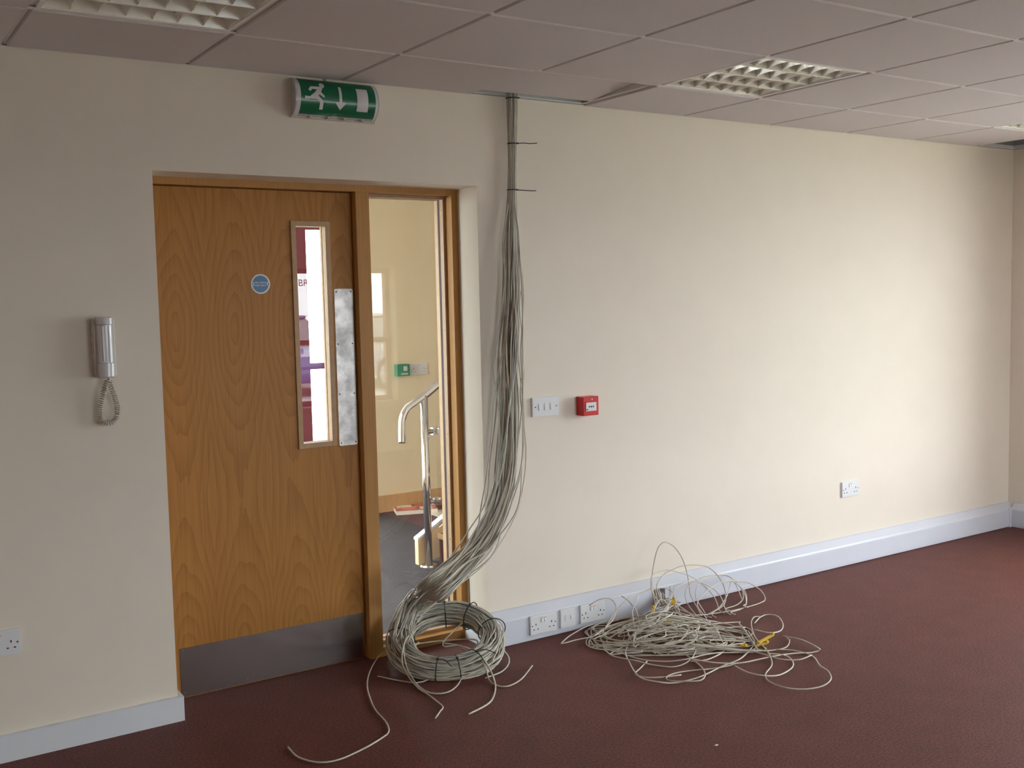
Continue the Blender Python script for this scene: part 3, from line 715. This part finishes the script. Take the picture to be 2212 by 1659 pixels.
# cable ties
def tie_ring(c, ax, ra, rb, tail=None, name='cable_tie'):
    ax = ax.normalized(); u1 = (e1-ax*e1.dot(ax)).normalized(); u2 = ax.cross(u1); bm = new(); n = 24
    pts = [c+u1*ra*math.cos(2*math.pi*k/n)+u2*rb*math.sin(2*math.pi*k/n) for k in range(n+1)]
    tube(bm, pts, .0024, 5)
    hd = pts[int(n*.0)]; box(bm, hd.x-.004, hd.x+.004, hd.y-.004, hd.y+.004, hd.z-.003, hd.z+.003)
    if tail: tube(bm, spline(tail, .01), .0019, 5)
    return obj(name, bm, 'dark', bund)
for (u, v, y, r), tl in zip(BU[:3], (None, [(1115, 310), (1130, 309), (1145, 310), (1160, 309)], [(1113, 410), (1130, 411), (1145, 412), (1158, 412)])):
    tie_ring(onY(u, v, y), Vector((0, 0, 1)), r*1.12, r*.85, [onY(a, b, y-.012) for a, b in tl] if tl else None)
def tor(a, dr, dn): return rc+e1*(RM+dr)*math.cos(a)+e2*(RM+dr)*math.sin(a)*.94+en*dn
for deg, td in ((62, (.01, .02, .115)), (95, (-.12, .06, -.03)), (20, (-.1, .12, .06)), (175, (.04, .02, .03)), (262, (.03, -.06, -.02)), (310, (.05, -.07, .0)), (285, (0, 0, 0))):
    a = math.radians(deg); n = 26; rt = RT*1.14
    pts = [clampp(tor(a, rt*math.cos(2*math.pi*k/n), rt*math.sin(2*math.pi*k/n))) for k in range(n+1)]
    bm = new(); tube(bm, pts, .0024, 5); hd = tor(a, 0, rt); box(bm, hd.x-.004, hd.x+.004, hd.y-.004, hd.y+.004, hd.z-.003, hd.z+.004)
    if any(td): tube(bm, spline([hd, clampp(hd+Vector(td)*.5+Vector((0, 0, .012))), clampp(hd+Vector(td))], .01), .0019, 5)
    obj('cable_tie', bm, 'dark', bund)

# the loose pile
pc = onZ(1455, 1385, 0)
pile = thing('cable_pile', 'tangled pile of loose pale cables spilling from the trunking onto the carpet', 'cables', (pc.x, pc.y, 0))
def zz(x, y): return (1080+.34358*x, 1140+.34358*y)
def keep(p):
    p = p.copy(); p.z = max(p.z, .004)
    p.y = min(p.y, -.062 if p.z < .155 else -.012); return p
AIR = [[(985, 480), (962, 430), (955, 350), (962, 260), (985, 150), (1010, 105), (1040, 90), (1090, 115), (1140, 180), (1170, 260), (1185, 330), (1200, 430), (1240, 500)],
       [(1000, 470), (955, 400), (950, 330), (965, 290), (1040, 266), (1110, 277), (1200, 305), (1290, 370), (1350, 440), (1380, 520)],
       [(1020, 470), (985, 370), (1030, 295), (1085, 265), (1130, 245), (1210, 233), (1300, 245), (1370, 300), (1415, 390), (1410, 480), (1330, 540)],
       [(1090, 410), (1130, 365), (1200, 335), (1300, 358), (1380, 420), (1420, 520)],
       [(1175, 470), (1170, 390), (1250, 320), (1370, 297), (1450, 310), (1510, 370), (1530, 440), (1490, 520), (1420, 545)],
       [(1230, 430), (1260, 340), (1350, 300), (1430, 300), (1470, 330), (1540, 400), (1550, 480), (1530, 540)],
       [(1480, 340), (1560, 345), (1640, 395), (1668, 465), (1640, 530), (1560, 552), (1450, 545), (1300, 545), (1150, 560)],
       [(1240, 480), (1300, 400), (1400, 340), (1480, 345), (1540, 420), (1540, 500), (1450, 540)],
       [(880, 410), (950, 385), (1040, 380), (1085, 405), (1050, 470), (1045, 560), (1000, 640)],
       [(1465, 330), (1430, 420), (1380, 500), (1300, 550)],
       [(765, 430), (810, 460), (840, 500), (862, 535)],
       [(870, 435), (850, 480), (832, 530)],
       [(655, 640), (720, 540), (800, 450), (900, 405), (960, 395)],
       [(965, 600), (975, 500), (1010, 450), (1050, 480), (1045, 560), (1010, 620), (950, 660)]]
for k, tr_ in enumerate(AIR):
    n = len(tr_)
    pts = []
    for i, p in enumerate(tr_):
        u, v = zz(*p)
        y = -.10-.16*max(0, (v-1235))/110-.02*(k % 4)
        pts.append(keep(onY(u, v, y)))
    pts.append(keep(Vector((pts[-1].x-.02, pts[-1].y-.05, .01))))
    if k in (3, 4, 5, 7, 9): pts.insert(0, keep(Vector((pts[0].x+.015, pts[0].y-.05, .01))))
    tube_obj('cable', pts, .0027, ('pcable_b', 'pcable_a')[k % 2], pile)
FLO = [[(1600, 600), (1640, 560), (1690, 545), (1750, 560), (1780, 610), (1760, 650), (1690, 660), (1600, 640)],
       [(1640, 560), (1600, 560), (1580, 600), (1600, 680), (1650, 740), (1690, 790), (1710, 860), (1670, 920), (1690, 965), (1790, 1005), (1920, 1015), (2030, 995), (2082, 950), (2062, 900), (2015, 870), (1980, 820), (1940, 795), (1840, 770), (1740, 765)],
       [(1780, 680), (1900, 705), (2000, 755), (2008, 770), (1960, 785), (1850, 790), (1740, 805), (1640, 825), (1500, 852), (1350, 848), (1200, 825)],
       [(1500, 850), (1380, 880), (1150, 905), (1060, 930), (1045, 950), (1080, 964), (1180, 965), (1260, 960), (1290, 930), (1270, 880), (1200, 820), (1120, 770)],
       [(800, 745), (790, 790), (815, 850), (850, 910), (900, 950), (1000, 970), (1100, 975), (1250, 940), (1400, 870), (1500, 830), (1560, 780), (1600, 720), (1560, 650)],
       [(660, 770), (720, 810), (850, 835), (950, 860), (1080, 875), (1160, 855), (1220, 800), (1240, 720)],
       [(790, 570), (700, 566), (620, 585), (550, 610), (450, 672), (387, 725), (400, 727), (480, 705), (580, 685), (650, 660)],
       [(570, 520), (565, 580), (590, 640), (650, 690), (780, 720), (860, 740), (980, 790)],
       [(1480, 870), (1560, 910), (1660, 930), (1760, 925), (1840, 875), (1830, 825), (1780, 800), (1680, 790)],
       [(925, 840), (880, 885), (850, 918), (900, 940), (1020, 940), (1140, 925)],
       [(1200, 840), (1300, 830), (1390, 790), (1380, 785), (1280, 800), (1180, 825), (1050, 840), (900, 830), (760, 790), (660, 760), (650, 720)],
       [(1310, 760), (1450, 770), (1600, 775), (1720, 770), (1800, 750), (1820, 705), (1780, 680)],
       [(570, 710), (600, 745), (680, 750), (760, 745), (850, 760)],
       [(1960, 800), (1880, 830), (1760, 825), (1640, 790), (1560, 770)]]
for k, tr_ in enumerate(FLO):
    tube_obj('cable', [keep(onZ(*zz(*p), .006+.007*((k+i//3) % 3))) for i, p in enumerate(tr_)], .0029, ('pcable_a', 'pcable_b')[k % 2], pile)
# left-hand arching loop
tube_obj('cable', [keep(onY(*zz(*p), y)) for p, y in (((560, 490), -.10), ((620, 452), -.12), ((690, 445), -.14), ((730, 490), -.17), ((715, 570), -.2), ((650, 640), -.24), ((590, 680), -.28))], .0028, 'pcable_a', pile)
# tangle
def PW(a, b, z): return keep(pc+e1*a+ef*b+Vector((0, 0, z)))
def mound(a, b): return .012+.10*math.exp(-((a+.02)**2/.05+(b-.02)**2/.05))
hole = [(HX0+(HX1-HX0)*(.12+.76*(k % 6)/5), HZ0+.02+.06*((k*7) % 5)/4) for k in range(16)]
for k in range(17):
    rnd = random.Random(500+k); pts = []
    if k < 16:
        x, z = hole[k]
        pts = [Vector((x, -.02, z)), Vector((x, -.058, z)), Vector((x-.01, -.075-.004*(k % 4), max(.03, z-.035)))]
        start = Vector((x-.02+rnd.uniform(-.06, .06), -.14-rnd.random()*.05, .05+.04*rnd.random())); pts.append(start)
    ca, cb = rnd.gauss(-.03, .08), rnd.gauss(.0, .07); ph = rnd.uniform(0, 6.28); dirn = rnd.choice((-1, 1))
    R1 = rnd.uniform(.10, .24)
    nn = rnd.randint(14, 26); zf = rnd.random()
    for q in range(nn):
        if rnd.random() < .16:
            ca, cb = rnd.gauss(.0, .15), rnd.gauss(-.01, .09); R1 = rnd.choice((.08, .10, .14, .2, .27))
            if rnd.random() < .3: dirn = -dirn
        ph += dirn*rnd.uniform(.5, .95); rr = R1*rnd.uniform(.95, 1.06); zf = min(1.05, max(.08, zf+rnd.gauss(0, .16)))
        a = min(.33, max(-.36, ca+rr*1.25*math.cos(ph))); b = max(-.19+.02*rnd.random(), cb+rr*.85*math.sin(ph))
        pts.append(PW(a, b, mound(a, b)*zf))
    tube_obj('cable', pts, .0028, ('pcable_a', 'pcable_b', 'pcable_a')[k % 3], pile, n=5, step=.025)
# yellow tags
def ytag(a, b, za, zb, w=.007):
    p, q = keep(onZ(*zz(*a), za)), keep(onZ(*zz(*b), zb)); p.z += .012; q.z += .012
    bm = new(); d = (q-p).normalized(); s = d.cross(Vector((0, 0, 1))).normalized()*w; n = Vector((0, 0, .0025))
    vs = [bm.verts.new(x) for x in (p-s-n, p+s-n, q+s-n, q-s-n, p-s+n, p+s+n, q+s+n, q-s+n)]
    for f in ((0, 1, 2, 3), (4, 7, 6, 5), (0, 4, 5, 1), (1, 5, 6, 2), (2, 6, 7, 3), (3, 7, 4, 0)): bm.faces.new([vs[i] for i in f])
    bmesh.ops.create_icosphere(bm, subdivisions=1, radius=.009, matrix=Matrix.Translation(q+Vector((0, 0, .004))))
    obj('yellow_tag', bm, 'yellow', pile)
ytag((1625, 740), (1715, 690), .02, .03); ytag((1610, 760), (1680, 740), .005, .01); ytag((1510, 752), (1545, 762), .01, .01)
ytag((1088, 500), (1095, 462), .07, .09, .009); ytag((965, 560), (965, 520), .06, .08, .004); ytag((1030, 605), (1060, 612), .04, .04, .004)

# ------------------------------------------------------------------ the lobby behind the door
bx('lobby_floor', 'grey_carpet', None, -2.2, 1.005, FY+.06, LY+.3, -.05, 0, kind='structure')
bx('lobby_floor_maroon', 'red_carpet', None, 1.005, 3.6, FY+.06, LY+.3, -.05, 0, kind='structure')
wall_with_windows('wall_lobby_back', 'lobby_wall', 'x', LY, LY+.3, -2.2, 3.6, 3.0, [(ENT[0], ENT[1], 0, ENT[3])])
wall_with_windows('wall_lobby_left', 'lobby_wall', 'y', -2.2, -1.9, WT, LY, 3.0, [LWIN])
bx('wall_lobby_right', 'lobby_wall', None, 3.6, 3.8, WT, LY+.3, 0, 3.0, kind='structure')
bx('ceiling_lobby', 'tile', None, -2.2, 3.8, WT, LY+.3, 2.55, 2.6, kind='structure')
bx('baseboard_lobby', 'skirting', None, ENT[1], 3.6, LY-.018, LY, 0, .122, kind='structure')
window('y', -2.05, LWIN[0], LWIN[1], LWIN[2], LWIN[3], 1.3)  # unseen window, added for daylight on the lobby wall and post
# maroon glazed entrance screen
es = bpy.data.objects.new('door_2', None); C.objects.link(es); es['kind'] = 'structure'; es.location = (0, LY+.1, 0)
ey0, ey1 = LY+.04, LY+.10
wx0, wx1 = .512, .70
for xa, xb in ((ENT[0], ENT[0]+.06), (-.35, -.27), (.345, wx0), (wx1, ENT[1])): bx('stile', 'maroon_frame', es, xa, xb, ey0, ey1, 0, ENT[3])
for xa, xb in ((ENT[0]+.06, -.35), (-.27, .345), (wx0, wx1)):
    for za, zb in ((0, .10), (1.072, 1.115), (2.045, ENT[3])): bx('rail', 'maroon_frame', es, xa, xb, ey0, ey1, za, zb)
    for za, zb in ((.10, 1.072), (1.115, 2.045)): bx('pane', 'glass', es, xa-.004, xb+.004, ey0+.026, ey0+.034, za-.004, zb+.004)
# handrail, post, clamps, glass panel, stair
px_, py_ = .518, 1.43
t = thing('stair_balustrade', 'polished steel handrail and post with glass infill beyond the glazed panel', 'handrail', (px_, py_, 0))
bm = new(); cyl(bm, (px_, py_, .004), (px_, py_, onY(922, 851, py_).z-.006), .0225, n=28); obj('post', bm, 'steel', t, smooth=True)
bm = new(); cyl(bm, (px_, py_, 0), (px_, py_, .008), .052, .048, n=32); obj('floor_flange', bm, 'steel', t)
rl = [onY(u, v, py_) for u, v in ((868.5, 957), (868.5, 915), (872, 897), (880, 883), (895, 871), (922, 851), (954, 824))]
rl.append(rl[-1]+(rl[-1]-rl[-2])*8)
bm = new(); tube(bm, spline(rl, .01), .0215, 20); obj('handrail', bm, 'steel', t, smooth=True)
sl_ = (rl[-1].z-rl[-2].z)/(rl[-1].x-rl[-2].x)
gx = px_+.075
bm = new(); prism(bm, [(gx, .215), (gx, .86), (gx+1.2, .86+1.2*sl_), (gx+1.2, .215+1.2*sl_)], 'y', py_-.005, py_+.005); obj('glass_panel', bm, 'glass', t)
for z in (.782, .372):
    bm = new(); cyl(bm, (px_+.018, py_, z), (px_+.055, py_, z), .014, n=16); box(bm, px_+.045, px_+.085, py_-.016, py_+.016, z-.022, z+.022); k = obj('glass_clamp', bm, 'kick', t)
    bm = new(); cyl(bm, (px_+.082, py_-.034, z), (px_+.082, py_-.012, z), .021, n=24); obj('clamp_cap', bm, 'steel', k)
st = thing('staircase', 'foot of a pale wooden staircase with maroon treads beside the steel post', 'stairs', (1.0, 1.0, 0))
ba, bb = onY(903, 1168, 1.475), onY(936, 1141, 1.475); bs = (bb.z-ba.z)/(bb.x-ba.x)
bm = new(); prism(bm, [(ba.x, 0), (ba.x+1.3, .25), (ba.x+1.3, ba.z+1.3*bs), (ba.x, ba.z)], 'y', 1.475, 1.515); obj('string_board', bm, 'ply', st)
bm = new(); prism(bm, [(ba.x-.004, ba.z), (ba.x+1.3, ba.z+1.304*bs), (ba.x+1.3, ba.z+1.304*bs+.014), (ba.x-.004, ba.z+.014)], 'y', 1.470, 1.520); obj('string_cap', bm, 'gloss', st)
for k in range(4):
    x = .618+.26*k; z = .168*(k+1)
    bx('riser', 'red_carpet', st, x, x+.02, .45, 1.475, z-.168, z-.02); bx('tread', 'red_carpet', st, x, x+.27, .45, 1.475, z-.022, z)
    bx('nosing', 'ply', st, x-.010, x, .45, 1.475, z-.028, z+.003)
# far-wall fittings
gz = 1.033; gx_ = 1.198
t = thing('green_release_box', 'small green door release box on the lobby wall', 'alarm button', (gx_, LY, gz-.043))
bx('housing', 'green_box', t, gx_-.052, gx_+.052, LY-.05, LY, gz-.043, gz+.043, bev=.002)
bx('press_panel', 'print', t, gx_+.0, gx_+.03, LY-.052, LY-.049, gz-.005, gz+.028); bx('print_line', 'print', t, gx_-.02, gx_+.035, LY-.0515, LY-.0495, gz-.032, gz-.022)
double_socket('white double socket on the lobby wall beside the green box', 1.345, 1.032, LY)
double_socket('white double socket on the lobby wall beyond the handrail glass', 1.66, .50, LY)
# magazines
mg = onZ(885, 1104, 0)
t = thing('magazine_stack', 'colourful magazines lying on the lobby floor by the skirting', 'magazines', (mg.x, mg.y, 0))
mc = [('pages', 'paper', 0, .028, 0), ('front_cover', mat('cover_red', (0.55, 0.16, 0.12), 0.4, noise=0.7, nscale=14), .028, .031, 0)]
for nme, mm, za, zb, d in mc:
    bm = new(); box(bm, -.15, .15, -.105, .105, za, zb)
    bmesh.ops.rotate(bm, verts=bm.verts, cent=(0, 0, 0), matrix=Matrix.Rotation(-.35, 3, 'Z')); bmesh.ops.translate(bm, verts=bm.verts, vec=(mg.x+.03, mg.y-.03, 0))
    obj(nme, bm, mm, t)
bm = new(); box(bm, -.13, -.02, .02, .09, .0308, .0316); box(bm, .03, .12, -.08, .0, .0308, .0316)
bmesh.ops.rotate(bm, verts=bm.verts, cent=(0, 0, 0), matrix=Matrix.Rotation(-.35, 3, 'Z')); bmesh.ops.translate(bm, verts=bm.verts, vec=(mg.x+.03, mg.y-.03, 0)); obj('cover_print', bm, 'paper', t)

# ------------------------------------------------------------------ outside
bm = new(); box(bm, -60, 60, -60, 60, -.25, -.15); obj('ground', bm, 'asphalt', kind='structure')
bx('grass_verge', 'grass', None, -12, 16, YF-3.6, YF-.3, -.15, -.10, kind='structure')
def car(label, m, loc, rz):
    t = thing('parked_car', label, 'car', loc)
    def part(name, mm, bm, smooth=False):
        bmesh.ops.rotate(bm, verts=bm.verts, cent=(0, 0, 0), matrix=Matrix.Rotation(rz, 3, 'Z')); bmesh.ops.translate(bm, verts=bm.verts, vec=loc)
        return obj(name, bm, mm, t, smooth)
    bm = new(); prism(bm, [(-2.05, .25), (2.0, .25), (2.08, .5), (2.0, .72), (1.2, .88), (-1.7, .95), (-2.1, .85), (-2.12, .45)], 'y', -.85, .85)
    bmesh.ops.bevel(bm, geom=bm.edges[:], offset=.06, segments=2, affect='EDGES'); part('body', m, bm)
    bm = new()
    A = [bm.verts.new(p) for p in ((-1.75, -.80, .92), (1.15, -.80, .88), (1.15, .80, .88), (-1.75, .80, .92), (-1.35, -.6, 1.42), (.25, -.6, 1.42), (.25, .6, 1.42), (-1.35, .6, 1.42))]
    for f in ((0, 1, 5, 4), (1, 2, 6, 5), (2, 3, 7, 6), (3, 0, 4, 7)): bm.faces.new([A[i] for i in f])
    bm.faces.new([A[i] for i in (0, 1, 2, 3)]); bm.faces.new([A[i] for i in (4, 5, 6, 7)]); part('cabin_windows', 'carglass', bm)
    bm = new(); box(bm, -1.40, .30, -.63, .63, 1.40, 1.46, bev=.02); part('roof', m, bm)
    for x in (-1.3, 1.3):
        for s in (-1, 1):
            bm = new(); cyl(bm, (x, s*.68, .31), (x, s*.88, .31), .31, n=24); part('wheel', 'tyre', bm)
            bm = new(); cyl(bm, (x, s*.87, .31), (x, s*.89, .31), .19, n=20); part('hub_cap', 'car_silver', bm)
    return t
car('blue parked car mirrored in the door glass', 'car_blue', (5.1, -15.5, -.15), math.pi/2-.1)
car('silver parked car mirrored in the glazed side panel', 'car_silver', (7.5, -15.2, -.15), math.pi/2-.1)
pp_ = onZ(954, 1108, 0)
tag(bx('paper_sheet', 'paper', None, pp_.x-.09, pp_.x+.2, pp_.y-.12, pp_.y+.1, 0, .003), 'white sheet of paper on the lobby floor behind the post', 'paper')
sc_ = onZ(1548, 1610, 0)
tag(bx('paper_scrap', 'paper', None, sc_.x-.006, sc_.x+.006, sc_.y-.004, sc_.y+.004, 0, .0015), 'tiny white scrap lying on the maroon carpet', 'scrap')
